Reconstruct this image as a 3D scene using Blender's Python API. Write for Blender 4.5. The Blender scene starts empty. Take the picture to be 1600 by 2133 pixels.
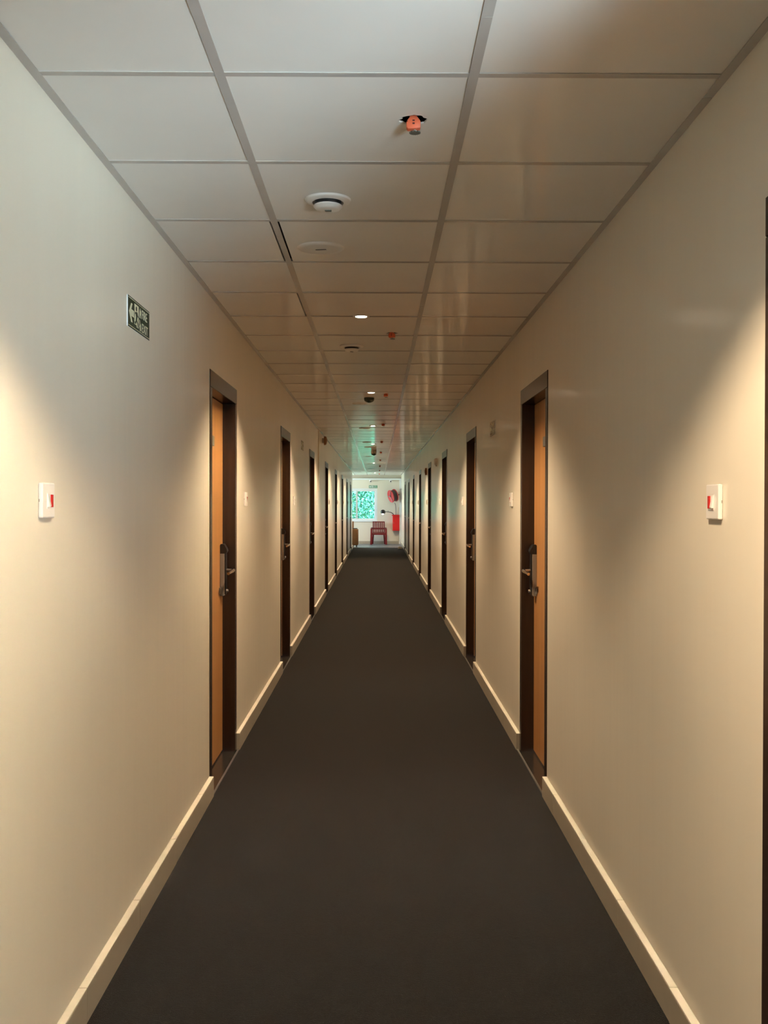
import bpy, bmesh, math, random
from mathutils import Matrix, Vector

random.seed(7)
R = math.radians
scene = bpy.context.scene
COL = scene.collection

# ------------------------------------------------------------------ camera
FPX = 2050.0                      # focal length in pixels of the 1600x2133 frame
CAM_H = 1.43
cam = bpy.data.cameras.new('camera')
cam.sensor_fit = 'VERTICAL'; cam.sensor_height = 36.0
cam.lens = 36.0 * FPX / 2133.0
cam.clip_start = 0.02; cam.clip_end = 300
cam_o = bpy.data.objects.new('camera', cam)
COL.objects.link(cam_o)
cam_o.matrix_world = (Matrix.Translation((0, 0, CAM_H))
                      @ Matrix.Rotation(R(-0.363), 4, 'Z')
                      @ Matrix.Rotation(R(90 - 0.489), 4, 'X')
                      @ Matrix.Rotation(R(0.12), 4, 'Z'))
scene.camera = cam_o

# ------------------------------------------------------------------ world, sun, exposure
SKY = 4.0
world = bpy.data.worlds.new('sky'); scene.world = world
world.use_nodes = True
bg = world.node_tree.nodes['Background']
bg.inputs['Color'].default_value = (0.52, 0.77, 1.0, 1)
bg.inputs['Strength'].default_value = SKY

sun = bpy.data.lights.new('sun', 'SUN'); sun.energy = 120.0; sun.angle = R(1); sun.color = (0.85, 0.95, 1.0)
sun_o = bpy.data.objects.new('sun', sun); COL.objects.link(sun_o)
sun_o.rotation_euler = Vector((-0.46, -0.03, -0.88)).to_track_quat('-Z', 'Y').to_euler()
sun_o.location = (0, 0, 30)

def daylight(name, loc, direction, w, h, watts, col):
    """added area lamp standing in for daylight outside a built window"""
    l = bpy.data.lights.new(name, 'AREA'); l.shape = 'RECTANGLE'; l.size = w; l.size_y = h
    l.energy = watts; l.color = col
    o = bpy.data.objects.new(name, l); COL.objects.link(o)
    o.location = loc
    o.rotation_euler = Vector(direction).to_track_quat('-Z', 'Z').to_euler()
    return o

vs = scene.view_settings
vs.view_transform = 'Standard'; vs.look = 'None'; vs.gamma = 1.0; vs.use_curve_mapping = False
vs.exposure = 0.2
# added lamps outside unseen windows; the lobby one aims up for the left wall
daylight('lobby_daylight_lamp', (3.2, -2.6, 0.0), (-0.5, 1, 0.45), 2.2, 1.3, 1550, (0.65, 0.81, 0.91))
daylight('passage_fill_lamp', (-3.6, 33.35, 1.45), (1, 0, 0.0), 2.2, 1.4, 165, (0.80, 0.86, 0.96))  # added cool fill for the end wall, through an unseen side window
SPOT_W = 195.0
SPOT_COL = (1.0, 0.755, 0.49)

# ------------------------------------------------------------------ dimensions (metres)
XL, XR = -0.82, 0.83              # wall faces
YB, YE = -3.7, 34.9               # back wall, end wall
ZC = CAM_H + 1.01                 # underside of the ceiling grid
ZT = ZC + 0.28                    # slab above
LEFT_END = 31.7                   # where the left wall stops
PX = -3.2                         # far side of the passage
DW, DH = 0.90, 2.085              # door frame outer size
DOOR_Y = [1.2] + [4.8 + 3.5 * i for i in range(8)]
TEE_X = (-0.3745, 0.2247)
ROW0 = 2.329

# ------------------------------------------------------------------ materials
def new_mat(name):
    m = bpy.data.materials.new(name); m.use_nodes = True
    return m, m.node_tree, m.node_tree.nodes['Principled BSDF']

def mat(name, col, rough=0.5, metal=0.0, var=0.0, vscale=(1, 1, 1), nscale=5.0, detail=3.0,
        bump=0.0, bscale=(1, 1, 1), bn=50.0, bdist=0.01, spec=0.5, coat=0.0, col2=None, rvar=0.0, sheen=0.0, coat_r=0.15):
    m, nt, p = new_mat(name)
    N, L = nt.nodes, nt.links
    p.inputs['Base Color'].default_value = (*col, 1)
    p.inputs['Roughness'].default_value = rough
    p.inputs['Metallic'].default_value = metal
    p.inputs['Specular IOR Level'].default_value = spec
    if sheen:
        p.inputs['Sheen Weight'].default_value = sheen; p.inputs['Sheen Roughness'].default_value = 0.3
    if coat:
        p.inputs['Coat Weight'].default_value = coat
        p.inputs['Coat Roughness'].default_value = coat_r
        p.inputs['Coat IOR'].default_value = 1.5
    tc = N.new('ShaderNodeTexCoord')
    if var or col2:
        mp = N.new('ShaderNodeMapping'); mp.inputs['Scale'].default_value = vscale
        L.new(tc.outputs['Object'], mp.inputs['Vector'])
        nz = N.new('ShaderNodeTexNoise'); nz.inputs['Scale'].default_value = nscale
        nz.inputs['Detail'].default_value = detail
        L.new(mp.outputs['Vector'], nz.inputs['Vector'])
        rp = N.new('ShaderNodeValToRGB')
        rp.color_ramp.elements[0].position = 0.3; rp.color_ramp.elements[1].position = 0.7
        c2 = col2 or tuple(c * (1 - var) for c in col)
        rp.color_ramp.elements[0].color = (*c2, 1)
        rp.color_ramp.elements[1].color = (*(col if col2 else tuple(min(1, c * (1 + var)) for c in col)), 1)
        L.new(nz.outputs['Fac'], rp.inputs['Fac'])
        L.new(rp.outputs['Color'], p.inputs['Base Color'])
        if rvar:
            mr = N.new('ShaderNodeMapRange')
            mr.inputs['To Min'].default_value = rough - rvar; mr.inputs['To Max'].default_value = rough + rvar
            L.new(nz.outputs['Fac'], mr.inputs['Value']); L.new(mr.outputs['Result'], p.inputs['Roughness'])
    if bump:
        mb_ = N.new('ShaderNodeMapping'); mb_.inputs['Scale'].default_value = bscale
        L.new(tc.outputs['Object'], mb_.inputs['Vector'])
        n2 = N.new('ShaderNodeTexNoise'); n2.inputs['Scale'].default_value = bn; n2.inputs['Detail'].default_value = 2
        L.new(mb_.outputs['Vector'], n2.inputs['Vector'])
        b = N.new('ShaderNodeBump'); b.inputs['Strength'].default_value = bump; b.inputs['Distance'].default_value = bdist
        L.new(n2.outputs['Fac'], b.inputs['Height']); L.new(b.outputs['Normal'], p.inputs['Normal']); L.new(b.outputs['Normal'], p.inputs['Coat Normal'])
    return m

def emit(name, col, s):
    m, nt, p = new_mat(name)
    p.inputs['Base Color'].default_value = (*col, 1)
    p.inputs['Emission Color'].default_value = (*col, 1)
    p.inputs['Emission Strength'].default_value = s
    return m

def glass_mat(name, tint):
    m = bpy.data.materials.new(name); m.use_nodes = True
    nt = m.node_tree; nt.nodes.clear()
    out = nt.nodes.new('ShaderNodeOutputMaterial'); mx = nt.nodes.new('ShaderNodeMixShader')
    tr = nt.nodes.new('ShaderNodeBsdfTransparent'); tr.inputs['Color'].default_value = (*tint, 1)
    gl = nt.nodes.new('ShaderNodeBsdfGlossy'); gl.inputs['Roughness'].default_value = 0.02
    fr = nt.nodes.new('ShaderNodeFresnel'); fr.inputs['IOR'].default_value = 1.45
    nt.links.new(fr.outputs[0], mx.inputs[0]); nt.links.new(tr.outputs[0], mx.inputs[1])
    nt.links.new(gl.outputs[0], mx.inputs[2]); nt.links.new(mx.outputs[0], out.inputs['Surface'])
    return m

M = {
 'wall': mat('cream_wall_paint', (0.85, 0.78, 0.65), 0.45, var=0.035, vscale=(1, 1, 0.5), nscale=1.3,
             bump=0.10, bscale=(1, 1.0, 0.10), bn=9.0, bdist=0.02, spec=0.4, coat=0.5, coat_r=0.17),
 'ceil': mat('ceiling_tile_white', (0.91, 0.885, 0.84), 0.5, var=0.02, nscale=3, bump=0.05, bn=160, bdist=0.002, spec=0.4, coat=0.4, coat_r=0.10),
 'tee': mat('ceiling_grid_paint', (0.52, 0.49, 0.46), 0.20, var=0.06, nscale=2.5, spec=0.5),
 'slab': mat('plenum_concrete', (0.03, 0.03, 0.03), 0.9),
 'carpet': mat('charcoal_carpet', (0.0190, 0.0148, 0.0138), 0.92, col2=(0.0032, 0.0024, 0.0022), nscale=150, detail=4,
               bump=0.7, bn=420, bdist=0.006, spec=0.12, sheen=0.15),
 'lightpool': mat('blue_grey_lightpool', (0.085, 0.105, 0.125), 0.35, var=0.05, nscale=3),  # daylight pool on the carpet put into this floor colour
 'base': mat('cream_skirting_tile', (0.44, 0.385, 0.30), 0.30, var=0.06, nscale=4, spec=0.5),
 'cap': mat('lit_painted_cap', (0.90, 0.83, 0.70), 0.4, var=0.05, nscale=6),  # pale ledge paint, brightened for the strong downlight falling on it
 'frame': mat('dark_brown_door_frame', (0.030, 0.016, 0.011), 0.25, var=0.25, vscale=(1, 1, 0.1), nscale=18, spec=0.5),
 'leaf': mat('orange_brown_door_veneer', (0.50, 0.245, 0.085), 0.38, col2=(0.40, 0.18, 0.058), vscale=(1, 1, 0.05),
             nscale=26, detail=5, spec=0.5),
 'granite': mat('black_granite', (0.018, 0.015, 0.014), 0.16, col2=(0.05, 0.045, 0.042), nscale=300, spec=0.5),
 'strip': mat('brushed_metal_strip', (0.30, 0.28, 0.26), 0.45, metal=0.7),
 'lockbody': mat('satin_grey_lock', (0.36, 0.345, 0.315), 0.42, metal=0.55),
 'black': mat('black_plastic', (0.012, 0.013, 0.014), 0.35),
 'chrome': mat('satin_chrome', (0.78, 0.74, 0.70), 0.22, metal=1.0),
 'plate': mat('grey_number_plate', (0.20, 0.205, 0.19), 0.40, metal=0.3),
 'white': mat('white_plastic', (0.82, 0.80, 0.77), 0.35),
 'switch': mat('white_switch_plastic', (0.84, 0.80, 0.76), 0.30),
 'red': mat('red_neon_lens', (0.62, 0.022, 0.025), 0.25),
 'seam': mat('dark_seam', (0.30, 0.25, 0.20), 0.6),
 'orange': mat('orange_protective_cap', (0.86, 0.17, 0.075), 0.45),
 'slot': mat('dark_red_slot', (0.10, 0.012, 0.01), 0.6),
 'teeth': mat('dull_sprinkler_metal', (0.22, 0.225, 0.20), 0.42, metal=0.6),
 'lens': emit('lit_lamp_lens', (1.0, 0.88, 0.68), 35),
 'ring': mat('white_lamp_ring', (0.74, 0.72, 0.68), 0.4),
 'domebase': mat('beige_dome_housing', (0.55, 0.49, 0.40), 0.4),
 'dome': mat('smoked_green_dome', (0.035, 0.06, 0.045), 0.08, spec=0.8),
 'signgreen': mat('dark_green_sign', (0.018, 0.038, 0.016), 0.5),
 'signink': mat('pale_luminous_ink', (0.74, 0.73, 0.52), 0.5),
 'signedge': mat('white_sign_board', (0.86, 0.87, 0.86), 0.4),
 'signbright': mat('mid_green_sign', (0.10, 0.30, 0.17), 0.4),
 'clear': mat('olive_reflection_tint', (0.34, 0.27, 0.17), 0.25),  # olive sign face with the reflected beige put into its colour
 'pvc': mat('white_window_frame', (0.86, 0.88, 0.88), 0.3),
 'glass': glass_mat('green_tinted_glass', (0.50, 0.93, 0.88)),
 'glass2': glass_mat('clear_glass', (0.93, 0.97, 0.98)),
 'burgundy': mat('burgundy_chair_plastic', (0.15, 0.015, 0.018), 0.25),
 'reelred': mat('red_reel_paint', (0.62, 0.045, 0.05), 0.30),
 'hose': mat('dark_rubber_hose', (0.085, 0.055, 0.05), 0.55),
 'boxred': mat('bright_red_paint', (0.72, 0.016, 0.016), 0.30),
 'lampblack': mat('black_lamp_metal', (0.02, 0.018, 0.018), 0.22, metal=0.3),
 'bulb': emit('white_bulb', (1, 0.97, 0.93), 4.0),
 'suit': mat('tan_brown_case', (0.30, 0.135, 0.05), 0.4, var=0.1, nscale=10),
 'beige': mat('beige_wood_block', (0.72, 0.58, 0.40), 0.6),
 'bark': mat('bark', (0.12, 0.085, 0.06), 0.9, var=0.3, nscale=12),
 'concrete': mat('pale_concrete', (0.60, 0.60, 0.58), 0.85, var=0.06, nscale=0.8),
 'ground': mat('outdoor_ground', (0.20, 0.22, 0.14), 0.9, var=0.2, nscale=1.2),
}
leaf_m = mat('tree_leaf', (0.14, 0.165, 0.11), 0.5, col2=(0.06, 0.095, 0.07), nscale=1.6)
M['treeleaf'] = leaf_m

# ------------------------------------------------------------------ mesh helpers
class MB:
    """collects vertices and faces of ONE part"""
    def __init__(self): self.v = []; self.f = []
    def add(self, vs_, fs):
        o = len(self.v); self.v += [tuple(p) for p in vs_]
        self.f += [tuple(i + o for i in f) for f in fs]; return self
    def box(self, x0, x1, y0, y1, z0, z1):
        return self.add([(x, y, z) for z in (z0, z1) for y in (y0, y1) for x in (x0, x1)],
                        [(0, 2, 3, 1), (4, 5, 7, 6), (0, 1, 5, 4), (2, 6, 7, 3), (0, 4, 6, 2), (1, 3, 7, 5)])
    def prism(self, pts, a, b, axes='uwv'):
        """polygon pts extruded from a to b; axes order tells where the two point coords and the extrusion go"""
        idx = {'u': 0, 'v': 1, 'w': 2}; n = len(pts); out = []
        for t in (a, b):
            for p in pts:
                q = [0, 0, 0]; q[idx[axes[0]]] = p[0]; q[idx[axes[1]]] = p[1]; q[idx[axes[2]]] = t; out.append(q)
        return self.add(out, [tuple(range(n)), tuple(range(2 * n - 1, n - 1, -1))] +
                        [(i, (i + 1) % n, n + (i + 1) % n, n + i) for i in range(n)])
    def lathe(self, prof, n=24, c=(0, 0, 0), mtx=None):
        out = []; fs = []; m = len(prof)
        for i in range(n):
            a = 2 * math.pi * i / n
            for r, z in prof:
                p = Vector((r * math.cos(a), r * math.sin(a), z))
                if mtx: p = mtx @ p
                out.append((p[0] + c[0], p[1] + c[1], p[2] + c[2]))
        for i in range(n):
            j = (i + 1) % n
            for k in range(m - 1):
                fs.append((i * m + k, j * m + k, j * m + k + 1, i * m + k + 1))
        if prof[0][0] > 1e-6: fs.append(tuple(i * m for i in range(n))[::-1])
        if prof[-1][0] > 1e-6: fs.append(tuple(i * m + m - 1 for i in range(n)))
        return self.add(out, fs)
    def tube(self, path, rad, n=10):
        path = [Vector(p) for p in path]
        rads = rad if isinstance(rad, (list, tuple)) else [rad] * len(path)
        out = []; fs = []; up = None
        for i, p in enumerate(path):
            d = (path[min(i + 1, len(path) - 1)] - path[max(i - 1, 0)]).normalized()
            if up is None:
                up = Vector((0, 0, 1)) if abs(d.z) < 0.9 else Vector((1, 0, 0))
            s = d.cross(up).normalized(); up = s.cross(d).normalized()
            for k in range(n):
                a = 2 * math.pi * k / n
                q = p + (s * math.cos(a) + up * math.sin(a)) * rads[i]; out.append(tuple(q))
        for i in range(len(path) - 1):
            for k in range(n):
                fs.append((i * n + k, i * n + (k + 1) % n, (i + 1) * n + (k + 1) % n, (i + 1) * n + k))
        fs.append(tuple(range(n))[::-1]); fs.append(tuple((len(path) - 1) * n + k for k in range(n)))
        return self.add(out, fs)
    def mesh(self, name, m, bevel=0.0, seg=2, smooth=False, side=None, weld=False):
        vs_ = self.v
        if side == 'L': vs_ = [(XL + u, v, w) for u, v, w in vs_]
        elif side == 'R': vs_ = [(XR - u, v, w) for u, v, w in vs_]
        me = bpy.data.meshes.new(name); me.from_pydata(vs_, [], self.f)
        bm = bmesh.new(); bm.from_mesh(me)
        if weld: bmesh.ops.remove_doubles(bm, verts=bm.verts, dist=1e-5)
        bmesh.ops.recalc_face_normals(bm, faces=bm.faces)
        if bevel:
            bmesh.ops.bevel(bm, geom=list(bm.edges), offset=bevel, segments=seg, profile=0.5, affect='EDGES', clamp_overlap=True)
        if smooth:
            for f in bm.faces: f.smooth = True
            for e in bm.edges:
                if len(e.link_faces) == 2 and e.calc_face_angle(0) > R(35): e.smooth = False
        bm.to_mesh(me); bm.free()
        me.materials.append(M[m] if isinstance(m, str) else m)
        return me

def put(name, me, parent=None, loc=(0, 0, 0), rot=(0, 0, 0)):
    o = bpy.data.objects.new(name, me); COL.objects.link(o)
    o.location = loc; o.rotation_euler = rot
    if parent: o.parent = parent
    return o

def tag(o, label, cat, group=None, kind=None):
    o['label'] = label; o['category'] = cat
    if group: o['group'] = group
    if kind: o['kind'] = kind
    return o

def thing(name, label, cat, loc=(0, 0, 0), rot=(0, 0, 0), group=None, kind=None):
    o = put(name, None, None, loc, rot)
    o.empty_display_size = 0.1
    return tag(o, label, cat, group, kind)

def copy_tree(o, parent=None):
    c = o.copy(); COL.objects.link(c); c.parent = parent
    for ch in list(o.children): copy_tree(ch, c)
    return c

ORD = ['nearest', 'second', 'third', 'fourth', 'fifth', 'sixth', 'seventh', 'eighth', 'ninth', 'tenth', 'eleventh', 'farthest']

LX, LY0, LY1 = 4.2, -1.0, 1.05     # unseen lobby added to the right beside the camera
# ------------------------------------------------------------------ setting: floor, walls, ceiling slab
floor = tag(put('floor', MB().box(PX, XR + 0.16, YB - 0.1, YE + 0.15, -0.12, 0.0).mesh('floor', 'carpet')),
            'dark charcoal carpet running down the corridor', 'floor', kind='structure')
tag(put('floor_lightpool', MB().box(PX, XR - 0.001, 31.9, YE, 0.0, 0.004).mesh('floor', 'lightpool')),
    'blue-grey landing on the end floor, daylight put into its colour', 'floor', kind='structure')
tag(put('floor_lobby', MB().box(XR + 0.16, LX, LY0, LY1, -0.12, 0.0).mesh('floor', 'carpet')),
    'dark carpet of the unseen lobby beside the camera', 'floor', kind='structure')

def side_wall(side, y_end):
    m = MB(); y = YB
    for dy in DOOR_Y:
        segs = [(y, dy)]
        if side == 'R' and y == YB:      # the opening into the added lobby behind the camera
            segs = [(YB, LY0), (LY1, dy)]
            m.box(-0.15, 0, LY0, LY1, ZC, ZT)
        for a, b in segs: m.box(-0.15, 0, a, b, 0, ZT)
        m.box(-0.15, 0, dy, dy + DW, DH, ZT)
        y = dy + DW
    m.box(-0.15, 0, y, y_end, 0, ZT)
    return m.mesh('wall', 'wall', side=side)
wl = tag(put('wall_left', side_wall('L', LEFT_END)), 'cream painted left corridor wall with its row of doorways', 'wall', kind='structure')
wr = tag(put('wall_right', side_wall('R', YE + 0.15)), 'cream painted right corridor wall with its row of doorways', 'wall', kind='structure')
tag(put('wall_back', MB().box(XL - 0.15, XR + 0.15, YB - 0.15, YB, 0, ZT).mesh('wall', 'wall')),
    'cream wall closing the corridor behind the camera', 'wall', kind='structure')

# unseen lobby, added and shaped so cool daylight reaches the upper left wall
m = MB(); VX0, VX1, VZ0, VZ1 = 1.30, 3.95, 0.75, 2.38
m.box(XR + 0.15, VX0, LY0 - 0.15, LY0, 0, ZT); m.box(VX1, LX + 0.15, LY0 - 0.15, LY0, 0, ZT)
m.box(VX0, VX1, LY0 - 0.15, LY0, 0, VZ0); m.box(VX0, VX1, LY0 - 0.15, LY0, VZ1, ZT)
tag(put('wall_lobby_back', m.mesh('wall', 'wall')), 'cream wall of the unseen lobby with a window behind the camera', 'wall', kind='structure')
tag(put('wall_lobby_front', MB().box(XR + 0.15, LX + 0.15, LY1, LY1 + 0.15, 0, ZT).mesh('wall', 'wall')), 'cream wall of the unseen lobby beside the camera', 'wall', kind='structure')
tag(put('wall_lobby_side', MB().box(LX, LX + 0.15, LY0, LY1, 0, ZT).mesh('wall', 'wall')), 'cream wall at the far side of the unseen lobby', 'wall', kind='structure')

# end wall with its window opening
WX0, WX1, WZ0, WZ1 = -1.47, -0.02, 0.80, 1.965
m = MB()
m.box(PX, WX0, YE, YE + 0.15, 0, ZT); m.box(WX1, XR + 0.15, YE, YE + 0.15, 0, ZT)
m.box(WX0, WX1, YE, YE + 0.15, 0, WZ0); m.box(WX0, WX1, YE, YE + 0.15, WZ1, ZT)
tag(put('wall_end', m.mesh('wall', 'wall')), 'pale end wall with the bright window and red chair', 'wall', kind='structure')
# passage that opens to the left at the end
tag(put('wall_passage', MB().box(PX, XL - 0.15, LEFT_END - 0.15, LEFT_END, 0, ZT).mesh('wall', 'wall')),
    'cream wall of the side passage behind the left corner', 'wall', kind='structure')
m = MB(); PY0, PY1 = 32.2, 34.5
m.box(PX - 0.15, PX, LEFT_END - 0.15, PY0, 0, ZT); m.box(PX - 0.15, PX, PY1, YE + 0.15, 0, ZT)
m.box(PX - 0.15, PX, PY0, PY1, 0, 0.7); m.box(PX - 0.15, PX, PY0, PY1, 2.2, ZT)
tag(put('wall_passage_side', m.mesh('wall', 'wall')), 'cream wall at the far side of the side passage', 'wall', kind='structure')

ceiling = tag(put('ceiling', MB().box(PX - 0.15, LX + 0.15, YB - 0.15, YE + 0.15, ZT, ZT + 0.12).mesh('slab', 'slab')),
              'suspended white tile ceiling in a grey metal grid', 'ceiling', kind='structure')

# --- suspended ceiling: tiles, tees, wall angles
T_Z = ZC + 0.0015
_tile = {}
def tile_mesh(x0, x1, ln):
    k = (round(x1 - x0, 4), round(ln, 4))
    if k not in _tile:
        _tile[k] = MB().box(-k[0] / 2, k[0] / 2, -k[1] / 2, k[1] / 2, 0, 0.014).mesh('ceiling_tile', 'ceil')
    return _tile[k]

def holed_tile(w, l, hx, hy, rx, ry, seed):
    """tile with a ragged hole broken through it"""
    rnd = random.Random(seed)
    hw, hl = w / 2, l / 2
    angs = sorted([2 * math.pi * i / 20 + 0.01 for i in range(20)] +
                  [math.atan2(sy * hl - hy, sx * hw - hx) % (2 * math.pi) for sx in (-1, 1) for sy in (-1, 1)])
    ins, outs = [], []
    for a in angs:
        k = 1 + rnd.uniform(-0.14, 0.14)
        ins.append((hx + rx * k * math.cos(a), hy + ry * k * math.sin(a)))
        c, s = math.cos(a), math.sin(a)
        t = min(((hw if c > 0 else -hw) - hx) / c if abs(c) > 1e-9 else 1e9, ((hl if s > 0 else -hl) - hy) / s if abs(s) > 1e-9 else 1e9)
        outs.append((hx + t * c, hy + t * s))
    n = len(angs); v = []
    for z in (0, 0.005): v += [(x, y, z) for x, y in ins] + [(x, y, z) for x, y in outs]
    f = []
    for i in range(n):
        j = (i + 1) % n
        f += [(i, n + i, n + j, j), (2 * n + i, 2 * n + j, 3 * n + j, 3 * n + i),
              (i, j, 2 * n + j, 2 * n + i), (n + i, 3 * n + i, 3 * n + j, n + j)]
    return MB().add(v, f).mesh('ceiling_tile', 'ceil')

SPRINKLER = [(2.605, 0.092), (5.86, 0.082), (9.08, 0.072), (12.5, 0.068), (16.0, 0.062), (19.3, 0.058), (22.7, 0.055),
             (26.4, 0.055), (29.9, 0.055), (33.2, 0.05)]
cols = [(XL + 0.002, TEE_X[0]), TEE_X, (TEE_X[1], XR - 0.002)]
rows = [ROW0 + 0.6 * n for n in range(-10, 55)]
GAPS = {(1, 0): 0.0145, (2, 0): 0.0, (3, 0): 0.0150, (1, 1): -0.0140}   # short-cut tiles that leave a dark slit
cross = {}
for ri in range(len(rows)):
    y0 = rows[ri]; y1 = rows[ri + 1] if ri + 1 < len(rows) else YE - 0.002
    for ci, (a, b) in enumerate(cols):
        x0, x1 = a + 0.004, b - 0.004
        g = GAPS.get((ri - 11, ci), 0)
        if g > 0: x1 -= g
        if g < 0: x0 -= g
        sp = [s for s in SPRINKLER if y0 < s[0] < y1] if ci == 1 else []
        cx, cy = (x0 + x1) / 2, (y0 + y1) / 2
        if sp:
            me = holed_tile(x1 - x0, y1 - y0 - 0.008, sp[0][1] - cx, sp[0][0] - cy, 0.035, 0.034, ri)
        else:
            me = tile_mesh(x0, x1, y1 - y0 - 0.008)
        put('ceiling_tile', me, ceiling, (cx, cy, T_Z + random.uniform(0, 0.0012)),
            (random.uniform(-1, 1) * 0.0012, random.uniform(-1, 1) * 0.0012, 0))
        k = round(b - a, 3)
        if k not in cross:
            cross[k] = MB().box(-k / 2 + 0.012, k / 2 - 0.012, -0.011, 0.011, 0, 0.0012).mesh('cross_tee', 'tee')
        put('cross_tee', cross[k], ceiling, ((a + b) / 2, y0, ZC + 0.0002), (0, 0, random.uniform(-1, 1) * 0.0015))
main_me = MB().box(-0.012, 0.012, 0, 2.999, 0, 0.0013).add([(-0.0012, 0, 0.0013), (0.0012, 0, 0.0013), (0.0012, 2.999, 0.0013), (-0.0012, 2.999, 0.0013),
          (-0.0012, 0, 0.035), (0.0012, 0, 0.035), (0.0012, 2.999, 0.035), (-0.0012, 2.999, 0.035)],
          [(0, 3, 2, 1), (4, 5, 6, 7), (0, 1, 5, 4), (2, 3, 7, 6), (1, 2, 6, 5), (0, 4, 7, 3)]).mesh('main_tee', 'tee')
angL = MB().box(0, 0.024, 0, 2.997, 0, 0.0013).mesh('wall_angle', 'tee')
angR = MB().box(-0.024, 0, 0, 2.997, 0, 0.0013).mesh('wall_angle', 'tee')
for k in range(13):
    yy = YB + 3.0 * k - 0.25
    if k == 0: yy = YB
    for x in TEE_X: put('main_tee', main_me, ceiling, (x, min(yy, YE - 3.0), ZC + random.uniform(-0.0004, 0.0004)))
    put('wall_angle', angL, ceiling, (XL, min(yy, YE - 3.0), ZC - 0.0003))
    put('wall_angle', angR, ceiling, (XR, min(yy + 0.4, YE - 3.0), ZC - 0.0003))
put('passage_ceiling_board', MB().box(PX, XL, LEFT_END, YE, ZC, ZC + 0.014).mesh('passage_ceiling_board', 'ceil'), ceiling)

put('lobby_ceiling_board', MB().box(XR, LX, LY0, LY1, ZC, ZC + 0.014).mesh('lobby_ceiling_board', 'ceil'), ceiling)

# --- skirting tiles, 0.6 m pieces
_bt = {}
def skirting(side, lab):
    root = tag(put('baseboard_left' if side == 'L' else 'baseboard_right', None), lab, 'baseboard', kind='structure')
    y = LY1 if side == 'R' else YB
    ends = [d for d in DOOR_Y] + [LEFT_END if side == 'L' else YE - 0.12]
    for dy in ends:
        n = max(1, math.ceil((dy - y) / 0.6 - 0.02))
        for i in range(n):
            a = y + 0.6 * i; b = min(a + 0.6, dy)
            ln = round(b - a, 3)
            if ln < 0.01: continue
            if (side, ln) not in _bt:
                mm = MB().prism([(0, 0), (0.023, 0), (0.023, 0.092), (0.021, 0.095), (0, 0.095)], 0.001, ln - 0.001)
                if side == 'R': mm.v = [(-u, v, w) for u, v, w in mm.v]
                _bt[(side, ln)] = mm.mesh('skirting_tile', 'base')
            o = put('skirting_tile', _bt[(side, ln)], root, (XL if side == 'L' else XR, a, 0))
            o.location.x += random.uniform(-0.0008, 0.0008)
            if (side, ln, 'c') not in _bt:
                mm = MB().box(0.0, 0.0225, 0.002, ln - 0.002, 0.095, 0.0965)
                if side == 'R': mm.v = [(-u, v, w) for u, v, w in mm.v]
                _bt[(side, ln, 'c')] = mm.mesh('skirting_cap', 'cap')
            put('skirting_cap', _bt[(side, ln, 'c')], o)
        y = dy + DW
    return root
skirting('L', 'cream skirting tiles along the foot of the left wall')
skirting('R', 'cream skirting tiles along the foot of the right wall')
be = tag(put('baseboard_end', None), 'cream skirting along the foot of the end wall', 'baseboard', kind='structure')
sk = MB().box(-0.3, 0.299, -0.02, 0, 0, 0.10).mesh('skirting_tile', 'base')
for i in range(6): put('skirting_tile', sk, be, (XR - 0.4 - 0.6 * i, YE, 0))

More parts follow.
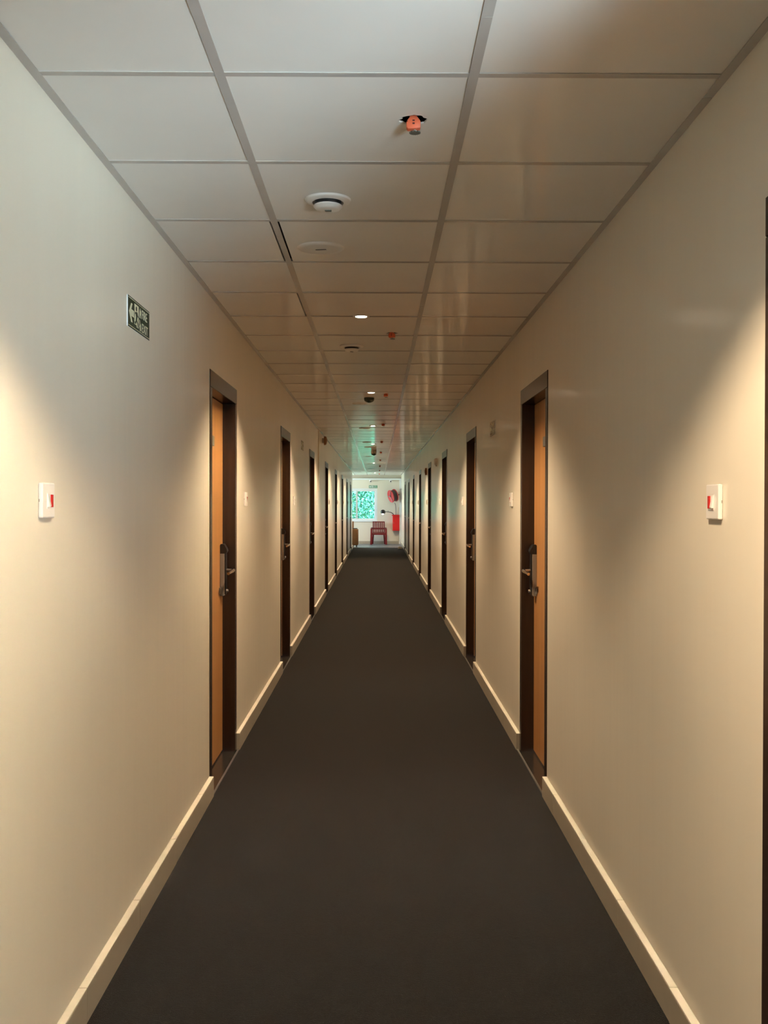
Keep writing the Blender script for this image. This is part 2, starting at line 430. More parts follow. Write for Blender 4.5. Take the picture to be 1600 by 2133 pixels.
# ------------------------------------------------------------------ doors
def build_door(side, name):
    root = put(name, None); P = lambda n, mb, m, par=root, **k: put(n, mb.mesh(n, m, side=side, **k), par)
    JW = 0.058
    P('door_jamb', MB().box(-0.14, 0.004, 0, JW, 0, DH - 0.085), 'frame', bevel=0.002, seg=1)
    P('door_jamb', MB().box(-0.14, 0.004, DW - JW, DW, 0, DH - 0.085), 'frame', bevel=0.002, seg=1)
    P('door_head', MB().box(-0.14, 0.0045, 0, DW, DH - 0.085, DH), 'frame', bevel=0.002, seg=1)
    P('threshold', MB().box(-0.14, 0.012, JW, DW - JW, -0.01, 0.007), 'granite')
    P('edge_strip', MB().box(0.012, 0.019, 0.004, DW - 0.004, -0.005, 0.0085), 'strip')
    lf = P('door_leaf', MB().box(-0.110, -0.068, JW + 0.003, DW - JW - 0.003, 0.016, DH - 0.088), 'leaf', bevel=0.0015, seg=1)
    P('number_plate', MB().box(-0.068, -0.061, 0.39, 0.515, 1.738, 1.792), 'plate', lf, bevel=0.002, seg=1)
    V0, V1 = 0.742, 0.806
    lk = P('door_lock', MB().prism([(-0.068, 0.908), (-0.047, 0.908), (-0.043, 0.914), (-0.043, 1.146), (-0.068, 1.146)], V0, V1), 'lockbody', bevel=0.0015, seg=1)
    P('lock_cap', MB().prism([(-0.068, 1.146), (-0.036, 1.146), (-0.0285, 1.160), (-0.031, 1.172), (-0.044, 1.196), (-0.050, 1.200), (-0.064, 1.200), (-0.068, 1.194)],
                             V0 + 0.001, V1 - 0.001), 'black', lk, bevel=0.0015, seg=1)
    P('lock_front', MB().box(-0.043, -0.037, V0 + 0.006, V1 - 0.002, 0.915, 1.146), 'black', lk)
    P('lever_handle', MB().tube([(-0.040, 0.778, 1.052), (-0.020, 0.778, 1.052), (-0.004, 0.777, 1.052), (0.003, 0.770, 1.0515),
                                 (0.005, 0.758, 1.050), (0.001, 0.725, 1.046), (-0.006, 0.690, 1.042), (-0.010, 0.668, 1.039)],
                                [0.011, 0.0095, 0.009, 0.010, 0.0105, 0.0105, 0.0098, 0.0085], 12), 'chrome', lk, smooth=True)
    P('key_cover', MB().prism([(-0.068, 0.930), (-0.062, 0.920), (-0.060, 0.950), (-0.064, 0.957), (-0.068, 0.956)], 0.712, 0.742), 'lockbody', lk)
    P('key_knob', MB().tube([(-0.040, 0.775, 0.935), (-0.026, 0.775, 0.935)], [0.012, 0.009], 12), 'strip', lk, smooth=True)
    return root

n_door = 1
for side, wn in (('L', 'left'), ('R', 'right')):
    proto = None
    for i, y in enumerate(DOOR_Y):
        nm = 'door_%d' % n_door; n_door += 1
        if proto is None: d = proto = build_door(side, nm)
        else: d = copy_tree(proto); d.name = nm
        d.location = (0, y, 0)
        if i == 0: lab = 'dark brown door frame at the very near edge of the %s wall' % wn
        elif i == 1: lab = 'largest orange-brown door in dark frame on the %s wall, with grey lock' % wn
        else: lab = '%s brown-framed door along the %s wall counting from the largest one' % (ORD[i - 1] if i < 8 else 'farthest', wn)
        tag(d, lab, 'door', 'corridor doors on the %s wall' % wn, 'structure')

# ------------------------------------------------------------------ switches beside the doors
def build_switch(side):
    root = put('wall_switch', None)
    def P(n, mb, m, par=root, **k):
        if side == 'R': mb.v = [(-u, v, w) for u, v, w in mb.v]
        return put(n, mb.mesh(n, m, **k), par)
    P('switch_plate', MB().box(0, 0.0115, -0.045, 0.045, -0.043, 0.043), 'switch', bevel=0.003, seg=2)
    md = P('switch_module', MB().box(0.0112, 0.0128, -0.016, 0.026, -0.021, 0.019), 'switch', bevel=0.0006, seg=1)
    P('rocker', MB().prism([(0.0105, 0.016), (0.0135, 0.016), (0.0185, -0.013), (0.0175, -0.016), (0.0105, -0.016)], -0.0135, -0.0015), 'switch', md, bevel=0.0006, seg=1)
    P('indicator_lens', MB().box(0.0115, 0.0152, 0.0080, 0.0235, -0.0165, 0.0145), 'red', md, bevel=0.0008, seg=1)
    P('plate_notch', MB().box(0.002, 0.0040, -0.0452, -0.0448, -0.0035, 0.0035), 'seam')
    return root
for side, wn, x in (('L', 'left', XL), ('R', 'right', XR)):
    proto = None
    for i, y in enumerate(DOOR_Y):
        if proto is None: s = proto = build_switch(side)
        else: s = copy_tree(proto)
        yy = y + DW + 0.37
        if i == 0: yy = 2.425 if side == 'L' else 2.405
        s.location = (x, yy, CAM_H + 0.006 + (0.02 if i else 0))
        if i == 0: lab = 'large white switch with red indicator strip near the %s edge' % wn
        elif i == 1: lab = 'white switch just past the largest door on the %s wall' % wn
        else: lab = 'white switch beside the %s door along the %s wall' % (ORD[i - 1] if i < 8 else 'farthest', wn)
        tag(s, lab, 'switch', 'white switches on the %s wall' % wn)

# ------------------------------------------------------------------ ceiling fittings
def build_downlight():
    root = put('downlight', None)
    put('trim_ring', MB().lathe([(0.030, -0.001), (0.032, -0.004), (0.043, -0.004), (0.046, 0.0012), (0.030, 0.0012)], 28).mesh('trim_ring', 'ring', smooth=True), root)
    put('lamp_lens', MB().lathe([(0.0, -0.006), (0.015, -0.0055), (0.0305, -0.002), (0.0305, 0.001), (0.0, 0.001)], 24).mesh('lamp_lens', 'lens', smooth=True), root)
    l = bpy.data.lights.new('downlight_lamp', 'SPOT'); l.energy = SPOT_W; l.color = SPOT_COL
    l.spot_size = R(127); l.spot_blend = 0.50; l.shadow_soft_size = 0.03
    lo = put('downlight_lamp', l, root, (0, 0, -0.012))
    return root
LIGHTS = [(-2.3, -0.09), (1.46, 0.09), (5.32, -0.092), (8.96, -0.062), (12.8, -0.066), (16.7, -0.085), (20.5, -0.09), (24.5, -0.10), (32.4, -0.10)]
LL = {0: 'lit round downlight in the ceiling behind the camera', 1: 'lit round downlight in the ceiling just above the camera',
      2: 'largest bright round downlight, near the first smoke detectors', 3: 'bright downlight next to the dome camera, second in view',
      4: 'third bright downlight in view along the ceiling', 5: 'fourth bright downlight in view along the ceiling',
      6: 'downlight hidden behind the far dome camera', 7: 'small bright downlight far down the ceiling, second last',
      8: 'last tiny bright downlight before the end wall'}
proto = None
for i, (y, x) in enumerate(LIGHTS):
    if proto is None: d = proto = build_downlight()
    else: d = copy_tree(proto)
    d.location = (x, y, ZC + 0.001)
    tag(d, LL[i], 'downlight', 'ceiling downlights')
    if i == 1:                                   # the lamp above the camera is the strongest one
        for c in d.children:
            if c.type == 'LIGHT': c.data = c.data.copy(); c.data.energy = SPOT_W * 1.03; c.data.spot_blend = 0.30

def build_sprinkler():
    root = put('sprinkler_head', None)
    put('pipe', MB().tube([(0, 0, 0.24), (0, 0, 0.012)], 0.011, 12).mesh('pipe', 'teeth', smooth=True), root)
    cap = put('protective_cap', MB().prism([(-0.006, 0.014), (0.005, 0.014), (0.016, 0.000), (0.0185, -0.004), (0.0185, -0.0215), (-0.015, -0.0245), (-0.0185, -0.019), (-0.0185, -0.005), (-0.016, -0.001)],
                                -0.011, 0.011, 'uwv').mesh('protective_cap', 'orange', bevel=0.0022, seg=2, smooth=True), root)
    put('cap_slot', MB().box(-0.003, 0.003, -0.0116, -0.0108, -0.0045, -0.001).mesh('cap_slot', 'slot'), cap)
    put('cap_slot', MB().box(-0.003, 0.003, -0.0116, -0.0108, -0.0125, -0.0085).mesh('cap_slot', 'slot'), cap)
    put('cap_slot', MB().box(-0.0178, -0.0155, -0.0116, -0.0108, -0.0065, -0.002).mesh('cap_slot', 'slot'), cap)
    put('stem', MB().tube([(0.003, 0, -0.018), (0.003, 0, -0.031)], 0.005, 10).mesh('stem', 'chrome', smooth=True), root)
    pts = []
    n = 18
    for i in range(n * 2):
        r = 0.0150 if i % 2 == 0 else 0.0118
        for d in (-0.055, 0.055): 
            a = 2 * math.pi * i / (n * 2) + d
            pts.append((0.004 + r * math.cos(a), r * math.sin(a)))
    put('deflector', MB().prism(pts, -0.0325, -0.030, 'uvw').mesh('deflector', 'teeth'), root)
    return root
proto = None
SL = ['large orange sprinkler head hanging in a ragged ceiling hole', 'orange sprinkler head just beyond the largest downlight', 'orange sprinkler head right of the dome camera']
for i, (y, x) in enumerate(SPRINKLER):
    if proto is None: s = proto = build_sprinkler()
    else: s = copy_tree(proto)
    s.location = (x, y, ZC); s.rotation_euler.z = 0.0 if i == 0 else random.uniform(-0.5, 0.5)
    lab = SL[i] if i < 3 else ('%s small orange sprinkler head along the ceiling' % ORD[i] if i < 9 else 'farthest orange sprinkler head at the end of the ceiling')
    tag(s, lab, 'sprinkler', 'orange sprinkler heads')

def build_detector():
    root = put('smoke_detector', None)
    put('flange', MB().lathe([(0.050, 0.0), (0.052, -0.010), (0.066, -0.009), (0.074, -0.005), (0.077, 0.001), (0.05, 0.001)], 40).mesh('flange', 'white', smooth=True), root)
    put('vent_gap', MB().lathe([(0.0, -0.004), (0.0445, -0.004), (0.0445, -0.019), (0.0, -0.019)], 36).mesh('vent_gap', 'black', smooth=True), root)
    put('chamber_cap', MB().lathe([(0.0, -0.019), (0.047, -0.019), (0.048, -0.023), (0.040, -0.031), (0.024, -0.034), (0.0, -0.034)], 40).mesh('chamber_cap', 'white', smooth=True), root)
    put('test_magnet', MB().box(-0.010, 0.012, -0.006, 0.006, -0.0375, -0.034).mesh('test_magnet', 'plate', bevel=0.001, seg=1), root)
    return root
d0 = build_detector(); d0.location = (-0.168, 3.285, ZC); tag(d0, 'nearest white round smoke detector with dark gap ring', 'smoke detector', 'round smoke detectors')
d1 = copy_tree(d0); d1.location = (-0.170, 6.33, ZC); d1.rotation_euler.z = 0.9
tag(d1, 'smaller white smoke detector beyond the largest downlight', 'smoke detector', 'round smoke detectors')

def build_disc():
    root = put('ceiling_cover_plate', None)
    put('cover_disc', MB().lathe([(0.0, -0.007), (0.070, -0.0065), (0.088, -0.004), (0.094, 0.001), (0.0, 0.001)], 40).mesh('cover_disc', 'white', smooth=True), root)
    put('slot', MB().box(-0.021, 0.021, -0.005, 0.005, -0.0078, -0.0060).mesh('slot', 'black'), root)
    return root
DISC = [(3.9, -0.227), (9.95, -0.185), (13.2, -0.18), (16.2, -0.18), (17.6, -0.17), (21.1, -0.19), (25.1, -0.19), (28.4, -0.20), (31.2, -0.22)]
for i, (y, x) in enumerate(DISC):
    d = build_disc() if i == 0 else copy_tree(d_)
    if i == 0: d_ = d
    d.location = (x, y, ZC); d.rotation_euler.z = R(-9) if i == 0 else random.uniform(-1, 1)
    if i: d.scale = (0.8, 0.8, 1.0)
    tag(d, 'large flat white ceiling disc with a dark slot' if i == 0 else 'flat ceiling disc by the dome camera, %s of the discs' % ORD[i] if i == 1
        else '%s flat round ceiling disc down the corridor' % (ORD[i] if i < 8 else 'farthest'), 'ceiling disc', 'flat round ceiling discs')

def build_dome(hh, hm):
    root = put('dome_camera', None)
    put('housing', MB().lathe([(0.0, 0.001), (0.050, 0.001), (0.050, -hh), (0.046, -hh - 0.004), (0.0, -hh - 0.004)], 28).mesh('housing', hm, smooth=True), root)
    put('dome_cover', MB().lathe([(0.049, -hh - 0.002)] + [(0.049 * math.cos(a), -hh - 0.008 - 0.030 * math.sin(a)) for a in [R(k) for k in range(0, 91, 15)]], 28).mesh('dome_cover', 'dome', smooth=True), root)
    return root
dm = build_dome(0.010, 'dome'); dm.location = (-0.085, 9.41, ZC); tag(dm, 'dome camera with green tinted cover just past the second downlight', 'camera', 'ceiling dome cameras')
dm2 = build_dome(0.065, 'domebase'); dm2.location = (-0.078, 18.6, ZC); tag(dm2, 'dome camera farther down the ceiling looking like a dark cup', 'camera', 'ceiling dome cameras')

# ------------------------------------------------------------------ signs
def text_mesh(s, size, mname):
    cu = bpy.data.curves.new('lettering', 'FONT'); cu.body = s; cu.size = size; cu.extrude = 0.0003
    cu.align_x = 'LEFT'; cu.resolution_u = 2
    o = bpy.data.objects.new('lettering', cu); COL.objects.link(o)
    bpy.context.view_layer.update()
    me = bpy.data.meshes.new_from_object(o.evaluated_get(bpy.context.evaluated_depsgraph_get()))
    bpy.data.objects.remove(o); me.materials.clear(); me.materials.append(M[mname])
    return me

def flat(pts, mname, name, d=0.0006):
    return MB().prism(pts, 0.0, d, 'uvw').mesh(name, mname)

TXT = {}
def build_sign(body='signgreen', ink='signink'):
    """board in its own x-y plane, 0.30 x 0.10, front towards +z"""
    root = put('exit_sign', None)
    W, H = 0.30, 0.102
    put('sign_board', MB().box(-W / 2, W / 2, -H / 2, H / 2, 0.0, 0.0035).mesh('sign_board', 'signedge'), root)
    f = put('sign_face', MB().box(-W / 2, W / 2, -H / 2, H / 2, 0.0035, 0.0040).mesh('sign_face', body), root)
    z = 0.0041
    def ad(n, pts): return put(n, flat(pts, ink, n), f, (0, 0, z))
    ad('border_line', [(-W / 2 + .004, H / 2 - .0065), (W / 2 - .002, H / 2 - .0065), (W / 2 - .002, H / 2 - .0045), (-W / 2 + .004, H / 2 - .0045)])
    ad('border_line', [(-W / 2 + .004, -H / 2 + .0045), (W / 2 - .002, -H / 2 + .0045), (W / 2 - .002, -H / 2 + .0065), (-W / 2 + .004, -H / 2 + .0065)])
    ax = -0.138                                             # arrow pointing left
    ad('arrow', [(ax, 0), (ax + .028, .031), (ax + .045, .031), (ax + .030, .011), (ax + .066, .011), (ax + .066, -.011), (ax + .030, -.011), (ax + .045, -.031), (ax + .028, -.031)])
    # open doorway with a running figure cut out of it
    dx0, dx1 = -0.066, -0.008
    put('doorway', flat([(dx0, .038), (dx1, .038), (dx1, -.036), (dx0 + .030, -.036), (dx0 + .030, -.030), (dx0, -.030), (dx0, -.010), (dx0 + .004, .0)], ink, 'doorway'), f, (0, 0, z))
    fig = []
    fg = lambda pts: put('running_figure', flat(pts, body, 'running_figure', 0.0009), f, (0, 0, z + 0.0003))
    cx, cy = -0.042, 0.024
    fg([(cx + .0085 * math.cos(a), cy + .0085 * math.sin(a)) for a in [2 * math.pi * k / 14 for k in range(14)]])
    fg([(-.058, .012), (-.030, .015), (-.022, .006), (-.014, .002), (-.016, -.003), (-.028, .001), (-.034, -.012), (-.018, -.022), (-.016, -.034), (-.024, -.034),
        (-.027, -.024), (-.042, -.018), (-.050, -.028), (-.064, -.028), (-.064, -.021), (-.053, -.020), (-.046, -.004), (-.050, .005), (-.060, .004)])
    # flame outline and stair line between pictogram and words
    ad('flame_mark', [(.004, .004), (.008, .034), (.013, .022), (.018, .038), (.022, .026), (.026, .032), (.024, .004), (.021, .004), (.022, .018), (.017, .012), (.012, .018), (.010, .004)])
    ad('stair_mark', [(.002, -.004), (.008, -.004), (.014, -.018), (.020, -.016), (.028, -.038), (.022, -.038), (.017, -.024), (.011, -.026)])
    ad('stair_mark', [(.004, -.024), (.009, -.022), (.018, -.040), (.012, -.042)])
    if ink not in TXT:
        TXT[ink] = (text_mesh('FIRE', 0.044, ink), text_mesh('EXIT', 0.044, ink))
    a = put('lettering', TXT[ink][0], f, (0.036, 0.006, z + .0003)); a.scale = (0.98, 1.0, 1)
    b = put('lettering', TXT[ink][1], f, (0.036, -0.040, z + .0003)); b.scale = (1.0, 1.0, 1)
    return root
ROT_L = (R(90), 0, R(90)); ROT_R = (R(90), 0, R(-90))
s0 = build_sign(); s0.location = (XL, 3.37, CAM_H + 0.63); s0.rotation_euler = ROT_L
tag(s0, 'dark green FIRE EXIT sign with arrow on the near left wall', 'sign', 'fire exit signs')
s1 = build_sign('clear', 'signink'); s1.location = (XR, 7.1, CAM_H + 0.545); s1.rotation_euler = ROT_R
tag(s1, 'exit sign with beige reflection painted into its face on the right wall past the largest door', 'sign', 'fire exit signs')
s2 = copy_tree(s1); s2.location = (XL, 10.65, CAM_H + 0.625); s2.rotation_euler = ROT_L
tag(s2, 'exit sign with beige reflection painted into its face on the left wall past the second door', 'sign', 'fire exit signs')
s3 = build_sign('signbright', 'signedge'); s3.location = (-0.165, YE, CAM_H - 0.0 + (1049 - 1014) * YE / FPX)
s3.rotation_euler = (R(90), 0, 0)
tag(s3, 'small green exit sign above the end window', 'sign', 'fire exit signs')

# white emergency light and brown call box on the right wall, bell on the left wall
e = thing('emergency_light', 'small white oval emergency light high on the right wall', 'wall light', (XR, 13.9, CAM_H + 0.59))
put('light_body', MB().lathe([(0.0, 0.0), (0.052, 0.0), (0.050, 0.020), (0.036, 0.034), (0.0, 0.038)], 24, mtx=Matrix.Rotation(R(-90), 4, 'Y')).mesh('light_body', 'white', smooth=True), e)
put('light_clip', MB().box(-0.012, 0, -0.02, 0.02, -0.062, -0.048).mesh('light_clip', 'plate'), e)
e = thing('alarm_sounder', 'small brown alarm box on the right wall before the fifth door', 'alarm', (XR, 16.7, CAM_H + 0.545))
put('alarm_body', MB().box(-0.03, 0, -0.05, 0.05, -0.06, 0.06).mesh('alarm_body', 'suit', bevel=0.006), e)
put('alarm_grille', MB().box(-0.034, -0.03, -0.03, 0.03, -0.03, 0.03).mesh('alarm_grille', 'black'), e)
e = thing('alarm_bell', 'round dark alarm bell at the top of the left wall', 'alarm bell', (XL, 14.5, CAM_H + 0.925))
put('bell_gong', MB().lathe([(0.0, 0.075), (0.03, 0.073), (0.058, 0.060), (0.066, 0.040), (0.066, 0.028), (0.0, 0.028)], 28, mtx=Matrix.Rotation(R(90), 4, 'Y')).mesh('bell_gong', 'suit', smooth=True), e)
put('bell_base', MB().box(0, 0.03, -0.035, 0.035, -0.035, 0.035).mesh('bell_base', 'domebase', bevel=0.003), e)
cd = tag(put('surface_conduit', MB().box(XL, XL + 0.012, 13.55, 13.57, 1.6, ZC - 0.001).mesh('surface_conduit', 'wall', bevel=0.002, seg=1)),
         'thin painted cable cover running up the left wall by the bell', 'conduit')

# ------------------------------------------------------------------ windows
def window(name, label, cx, cz, w, h, glass, rotz, loc, panes=2, fw=0.07):
    """frame in local x-z, depth along y"""
    root = tag(put(name, None, None, loc, (0, 0, rotz)), label, 'window', kind='structure')
    hw, hh = w / 2, h / 2
    for (a, b, c, d) in ((-hw, hw, -hh, -hh + fw), (-hw, hw, hh - fw, hh), (-hw, -hw + fw, -hh + fw, hh - fw), (hw - fw, hw, -hh + fw, hh - fw)):
        put('window_frame', MB().box(a, b, -0.035, 0.045, c, d).mesh('window_frame', 'pvc', bevel=0.004, seg=1), root)
    iw = (w - 2 * fw) / panes
    for i in range(panes):
        x0 = -hw + fw + i * iw; x1 = x0 + iw; s = 0.032
        o = 0.018 * (i % 2)
        for (a, b, c, d) in ((x0, x1, -hh + fw, -hh + fw + s), (x0, x1, hh - fw - s, hh - fw), (x0, x0 + s, -hh + fw + s, hh - fw - s), (x1 - s, x1, -hh + fw + s, hh - fw - s)):
            put('sash', MB().box(a, b, -0.012 + o, 0.014 + o, c, d).mesh('sash', 'pvc'), root)
        put('pane', MB().box(x0 + s, x1 - s, -0.001 + o, 0.004 + o, -hh + fw + s, hh - fw - s).mesh('pane', glass), root)
    put('window_sill', MB().box(-hw - 0.01, hw + 0.01, -0.075, 0.0, -hh - 0.012, -hh + 0.012).mesh('window_sill', 'pvc', bevel=0.004, seg=1), root)
    return root
wcx, wcz = (WX0 + WX1) / 2, (WZ0 + WZ1) / 2
window('window_1', 'bright sliding window with leafy view in the end wall', 0, 0, WX1 - WX0, WZ1 - WZ0, 'glass', 0, (wcx, YE + 0.04, wcz))
window('window_2', 'unseen lobby window behind the camera, shaped for the cool daylight', 0, 0, VX1 - VX0, VZ1 - VZ0, 'glass2', R(180), ((VX0 + VX1) / 2, LY0 - 0.08, (VZ0 + VZ1) / 2), fw=0.05)
window('window_3', 'unseen window added at the far side of the side passage for cool fill', 0, 0, PY1 - PY0, 1.5, 'glass2', R(90), (PX - 0.08, (PY0 + PY1) / 2, 1.45))  # added out of view to let in cool fill

# ------------------------------------------------------------------ end of the corridor
ZB = CAM_H + 0.835
tag(put('trim_1', MB().box(PX, XR, YE - 0.16, YE, ZB, ZB + 0.055).mesh('trim', 'pvc', bevel=0.004, seg=1)),
    'white beam across the top of the end wall', 'trim', kind='structure')
tag(put('trim_2', MB().box(XR - 0.065, XR, YE - 0.20, YE - 0.10, 0, ZB).mesh('trim', 'pvc', bevel=0.004, seg=1)),
    'white upright trim where the right wall meets the end wall', 'trim', kind='structure')

# burgundy slatted armchair, facing the camera (-y)
ch = thing('armchair', 'burgundy plastic armchair with slatted back under the window', 'chair', (0.035, YE - 0.42, 0))
def C(n, mb, par=ch, **k): return put(n, mb.mesh(n, 'burgundy', **k), par)
def post(x0, y0, z0, x1, y1, z1, w, d):
    m_ = MB(); v = []
    for (x, y, z) in ((x0, y0, z0), (x1, y1, z1)):
        v += [(x - w / 2, y - d / 2, z), (x + w / 2, y - d / 2, z), (x + w / 2, y + d / 2, z), (x - w / 2, y + d / 2, z)]
    return m_.add(v, [(3, 2, 1, 0), (4, 5, 6, 7), (0, 1, 5, 4), (1, 2, 6, 5), (2, 3, 7, 6), (3, 0, 4, 7)])
for s in (-1, 1):
    C('leg', post(s * 0.262, -0.25, 0, s * 0.250, -0.22, 0.56, 0.068, 0.06), bevel=0.006)
    C('leg', post(s * 0.215, 0.26, 0, s * 0.185, 0.20, 0.40, 0.055, 0.05), bevel=0.006)
    C('armrest', MB().tube([(s * 0.252, -0.25, 0.555), (s * 0.254, -0.10, 0.572), (s * 0.248, 0.08, 0.572), (s * 0.215, 0.20, 0.56)], [0.024, 0.03, 0.03, 0.022], 10), smooth=True)
st = MB().box(-0.235, 0.235, -0.245, 0.21, 0.375, 0.405)
C('seat', st, bevel=0.012, seg=3)
C('front_apron', MB().box(-0.23, 0.23, -0.245, -0.22, 0.34, 0.38), bevel=0.004)
bk = lambda z: 0.19 + (z - 0.40) * 0.22
for i in range(7):
    x = -0.19 + i * 0.0633
    C('back_slat', post(x, bk(0.40), 0.40, x * 1.0, bk(0.80), 0.80, 0.043, 0.016), bevel=0.003, seg=1)
for z, h in ((0.785, 0.035), (0.55, 0.06), (0.415, 0.03)):
    C('back_rail', MB().box(-0.215, 0.215, bk(z) - 0.014, bk(z) + 0.014, z - h / 2, z + h / 2), bevel=0.006)

# fire hose reel on a swing arm from the right wall
hr = thing('fire_hose_reel', 'red fire hose reel on a bracket at the top right', 'hose reel', (0.53, YE - 0.30, CAM_H + 0.275), (0, R(-14), R(26)))
RX = Matrix.Rotation(R(-90), 4, 'Y')
def disc(n, x, r, m_):
    put(n, MB().lathe([(0.035, -0.006), (r - 0.012, -0.008), (r, -0.014), (r, 0.010), (r - 0.012, 0.006), (0.035, 0.006)], 36, mtx=Matrix.Translation((x, 0, 0)) @ RX).mesh(n, m_, smooth=True), hr)
disc('reel_flange', -0.085, 0.225, 'reelred'); disc('reel_flange', 0.085, 0.225, 'reelred')
coil = MB()
for k in range(5):
    for q in range(2):
        pts = []
        rr = 0.185 - 0.035 * q
        for a in range(25):
            t = 2 * math.pi * a / 24
            pts.append((-0.062 + k * 0.031, rr * math.cos(t), rr * math.sin(t)))
        coil.tube(pts, 0.0155, 8)
put('hose_coil', coil.mesh('hose_coil', 'hose', smooth=True), hr)
put('hub', MB().tube([(-0.12, 0, 0), (0.13, 0, 0)], 0.04, 16).mesh('hub', 'strip', smooth=True), hr)
put('swing_arm', MB().box(0.12, 0.262, -0.02, 0.02, -0.035, -0.005).mesh('swing_arm', 'hose', bevel=0.003), hr)
for k in range(3):
    a = 2 * math.pi * k / 3
    put('spoke', MB().tube([(-0.100, 0.03 * math.cos(a), 0.03 * math.sin(a)), (-0.100, 0.2 * math.cos(a), 0.2 * math.sin(a))], 0.012, 8).mesh('spoke', 'strip', smooth=True), hr)
hs = tag(put('hanging_hose', MB().tube([(0.60, YE - 0.25, CAM_H + 0.03), (0.625, YE - 0.22, CAM_H - 0.05), (0.64, YE - 0.20, CAM_H - 0.20), (0.645, YE - 0.15, CAM_H - 0.392)], 0.009, 8).mesh('hanging_hose', 'hose', smooth=True)),
         'thin hose hanging from the reel down to the red box', 'hose')
# red box with lid below the reel, pale rod above it
rb = thing('fire_box', 'bright red upright fire box on the end wall', 'fire box', (0.645, YE, CAM_H - 0.955))
put('box_body', MB().box(-0.118, 0.122, -0.22, 0, 0, 0.53).mesh('box_body', 'boxred', bevel=0.006), rb)
put('box_lid', MB().box(-0.150, 0.125, -0.235, 0, 0.53, 0.562).mesh('box_lid', 'boxred', bevel=0.005), rb)
put('box_door', MB().box(-0.098, 0.102, -0.226, -0.22, 0.02, 0.51).mesh('box_door', 'boxred', bevel=0.002), rb)
put('box_latch', MB().box(-0.09, -0.078, -0.234, -0.226, 0.24, 0.30).mesh('box_latch', 'chrome'), rb)
rd = tag(put('pale_rod', MB().tube([(0.690, YE - 0.10, CAM_H - 0.394), (0.745, YE - 0.03, CAM_H - 0.13)], 0.012, 8).mesh('pale_rod', 'beige', smooth=True)),
         'pale rod leaning above the red fire box', 'rod')
# gooseneck lamp
gl = thing('gooseneck_lamp', 'black round lamp on a curved arm beside the red box', 'lamp', (0.56, YE - 0.16, CAM_H - 0.393))
arm = [(0, 0, 0), (-0.04, -0.02, 0.05), (-0.10, -0.05, 0.085), (-0.18, -0.09, 0.10), (-0.28, -0.13, 0.105), (-0.33, -0.15, 0.10)]
put('curved_arm', MB().tube(arm, 0.012, 10).mesh('curved_arm', 'lampblack', smooth=True), gl)
put('lamp_head', MB().lathe([(0.0, 0.085), (0.045, 0.075), (0.075, 0.045), (0.085, 0.0), (0.08, -0.035), (0.074, -0.035), (0.06, 0.0), (0.0, 0.02)], 28,
    c=(-0.375, -0.17, 0.095), mtx=Matrix.Rotation(R(15), 4, 'X')).mesh('lamp_head', 'lampblack', smooth=True), gl)
put('bulb', MB().lathe([(0.0, -0.055)] + [(0.036 * math.sin(a), -0.02 - 0.036 * math.cos(a)) for a in [R(k) for k in range(30, 181, 25)]] + [(0.0, 0.018)], 18,
    c=(-0.385, -0.18, 0.055)).mesh('bulb', 'bulb', smooth=True), gl)
put('arm_knob', MB().box(-0.205, -0.195, -0.105, -0.09, 0.1, 0.15).mesh('arm_knob', 'lampblack'), gl)
# two bullet cameras under the beam
cam_lab = ['white bullet camera under the beam above the window', 'white bullet camera under the beam on the right']
for i, x in enumerate((-0.255, 0.455)):
    c = thing('bullet_camera', cam_lab[i], 'camera', (x, YE - 0.09, ZB), group='bullet cameras under the beam')
    put('camera_base', MB().lathe([(0.0, 0), (0.05, 0), (0.048, -0.018), (0.0, -0.018)], 20).mesh('camera_base', 'white', smooth=True), c)
    put('camera_ball', MB().lathe([(0.042 * math.sin(R(k)), -0.045 - 0.042 * math.cos(R(k))) for k in range(0, 181, 20)], 20).mesh('camera_ball', 'white', smooth=True), c)
    put('camera_lens', MB().tube([(0, -0.030, -0.05), (0, -0.052, -0.053)], 0.022, 16).mesh('camera_lens', 'black', smooth=True), c)
    if i == 0: first_cam = c
# suitcase at the left corner
sc = thing('suitcase', 'brown upright suitcase on wheels at the left corner', 'suitcase', (-0.80, 32.35, 0))
put('case_shell', MB().box(-0.30, 0.165, -0.13, 0.13, 0.06, 0.60).mesh('case_shell', 'suit', bevel=0.035, seg=3, smooth=True), sc)
put('case_top', MB().box(-0.27, 0.135, -0.10, 0.10, 0.60, 0.622).mesh('case_top', 'black', bevel=0.008), sc)
put('case_band', MB().box(-0.302, 0.167, -0.008, 0.008, 0.08, 0.58).mesh('case_band', 'black', bevel=0.003), sc)
for x in (-0.24, 0.105):
    for y in (-0.09, 0.09):
        put('wheel', MB().tube([(x - 0.016, y, 0.032), (x + 0.016, y, 0.032)], 0.032, 14).mesh('wheel', 'black', smooth=True), sc)
        put('wheel_fork', MB().box(x - 0.02, x + 0.02, y - 0.012, y + 0.012, 0.032, 0.066).mesh('wheel_fork', 'black'), sc)
t2 = thing('wooden_panel', 'taller brown wooden panel showing behind the suitcase', 'panel', (-0.89, 32.62, 0))
put('panel_board', MB().box(-0.20, 0.095, -0.02, 0.02, 0.0, 0.84).mesh('panel_board', 'suit', bevel=0.006), t2)
put('panel_foot', MB().box(-0.20, 0.09, -0.09, 0.09, 0.0, 0.03).mesh('panel_foot', 'suit', bevel=0.004), t2)
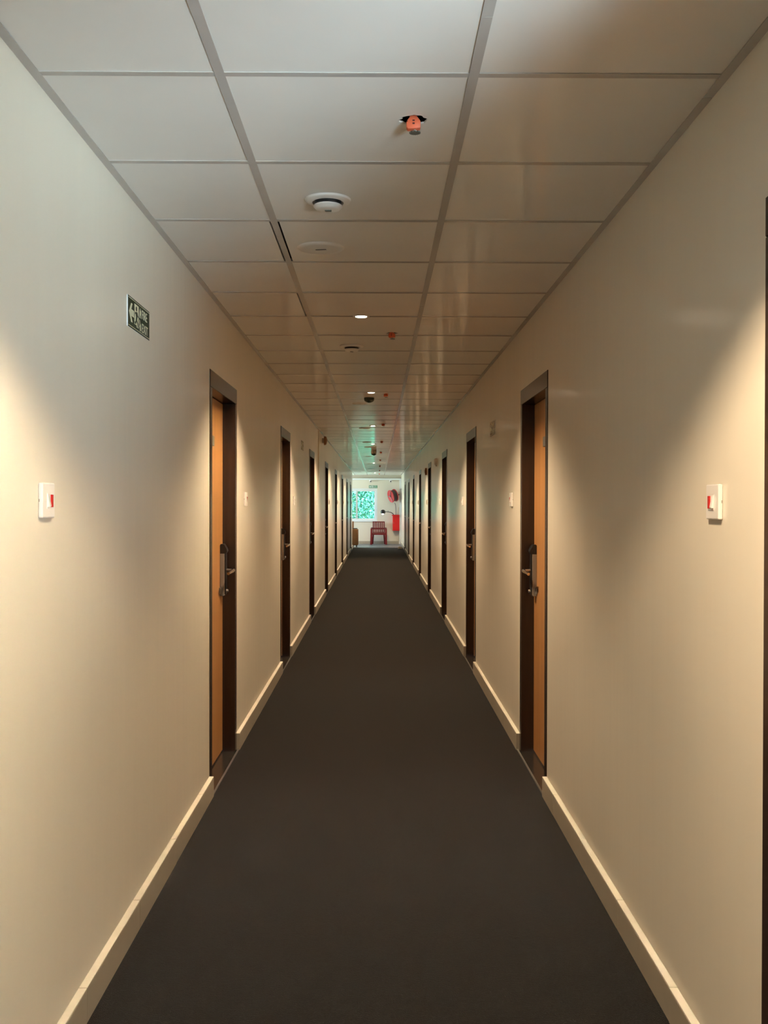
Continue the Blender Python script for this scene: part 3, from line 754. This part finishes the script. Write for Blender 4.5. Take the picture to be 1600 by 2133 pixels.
# beige door stop by the right wall
ds = thing('door_stop', 'small beige block lying on the carpet by the right wall', 'door stop', (0.70, 30.9, 0))
put('block', MB().prism([(-0.065, 0.0), (0.065, 0.0), (0.060, 0.075), (-0.045, 0.085), (-0.062, 0.06)], -0.06, 0.06, 'uwv').mesh('block', 'beige', bevel=0.01, seg=2), ds)
put('rubber_foot', MB().box(-0.055, 0.06, -0.061, 0.061, 0.0, 0.014).mesh('rubber_foot', 'black'), ds)

# ------------------------------------------------------------------ outdoors
gm = MB().box(-60, 60, -1.4, 120, -0.45, -0.40).mesh('ground', 'ground')
tag(put('ground', gm), 'green ground outside the building', 'ground', kind='structure')
tag(put('forecourt', MB().box(-60, 60, -90, -1.4, -0.45, -0.40).mesh('forecourt', 'concrete')), 'unseen pale concrete forecourt outside the lobby window, added to bounce daylight', 'ground', kind='structure')  # added ground out of view, pale to throw daylight into the lobby
tag(put('roof', MB().box(PX - 0.4, LX + 0.4, YB - 0.4, YE + 0.4, ZT + 0.12, ZT + 0.3).mesh('roof', 'slab')), 'flat roof over the corridor', 'roof', kind='structure')
def tree(x, y, h, r, seed, label):
    rnd = random.Random(seed)
    root = thing('leafy_tree', label, 'tree', (x, y, -0.4), group='trees outside the end window')
    put('trunk', MB().tube([(0, 0, 0), (0.05, 0, h * 0.4), (0.0, 0.05, h * 0.8)], [0.14, 0.11, 0.05], 10).mesh('trunk', 'bark', smooth=True), root)
    m_ = MB(); v = []; f = []
    for k in range(9000):
        while True:
            p = Vector((rnd.uniform(-1, 1), rnd.uniform(-1, 1), rnd.uniform(-1, 1)))
            if 0.35 < p.length < 1: break
        c = Vector((p.x * r, p.y * r, h * 0.55 + p.z * h * 0.5))
        a = Vector((rnd.gauss(0, 1), rnd.gauss(0, 1), rnd.gauss(0, 1))).normalized()
        b = a.cross(Vector((rnd.gauss(0, 1), rnd.gauss(0, 1), rnd.gauss(0, 1)))).normalized()
        L_ = rnd.uniform(0.045, 0.09); w = L_ * 0.42
        o = len(v); v += [c - a * L_, c + b * w, c + a * L_, c - b * w]; f.append((o, o + 1, o + 2, o + 3))
    me = bpy.data.meshes.new('foliage'); me.from_pydata([tuple(q) for q in v], [], f); me.materials.append(leaf_m)
    fo = put('foliage', me, root); fo['kind'] = 'stuff'
    return root
tree(-1.6, 39.0, 4.2, 1.7, 3, 'leafy green tree filling the left of the end window')
tree(1.9, 40.2, 4.6, 1.75, 4, 'leafy green tree at the right of the end window')
tree(0.0, 45.5, 6.0, 2.6, 5, 'farther green tree behind the end window')
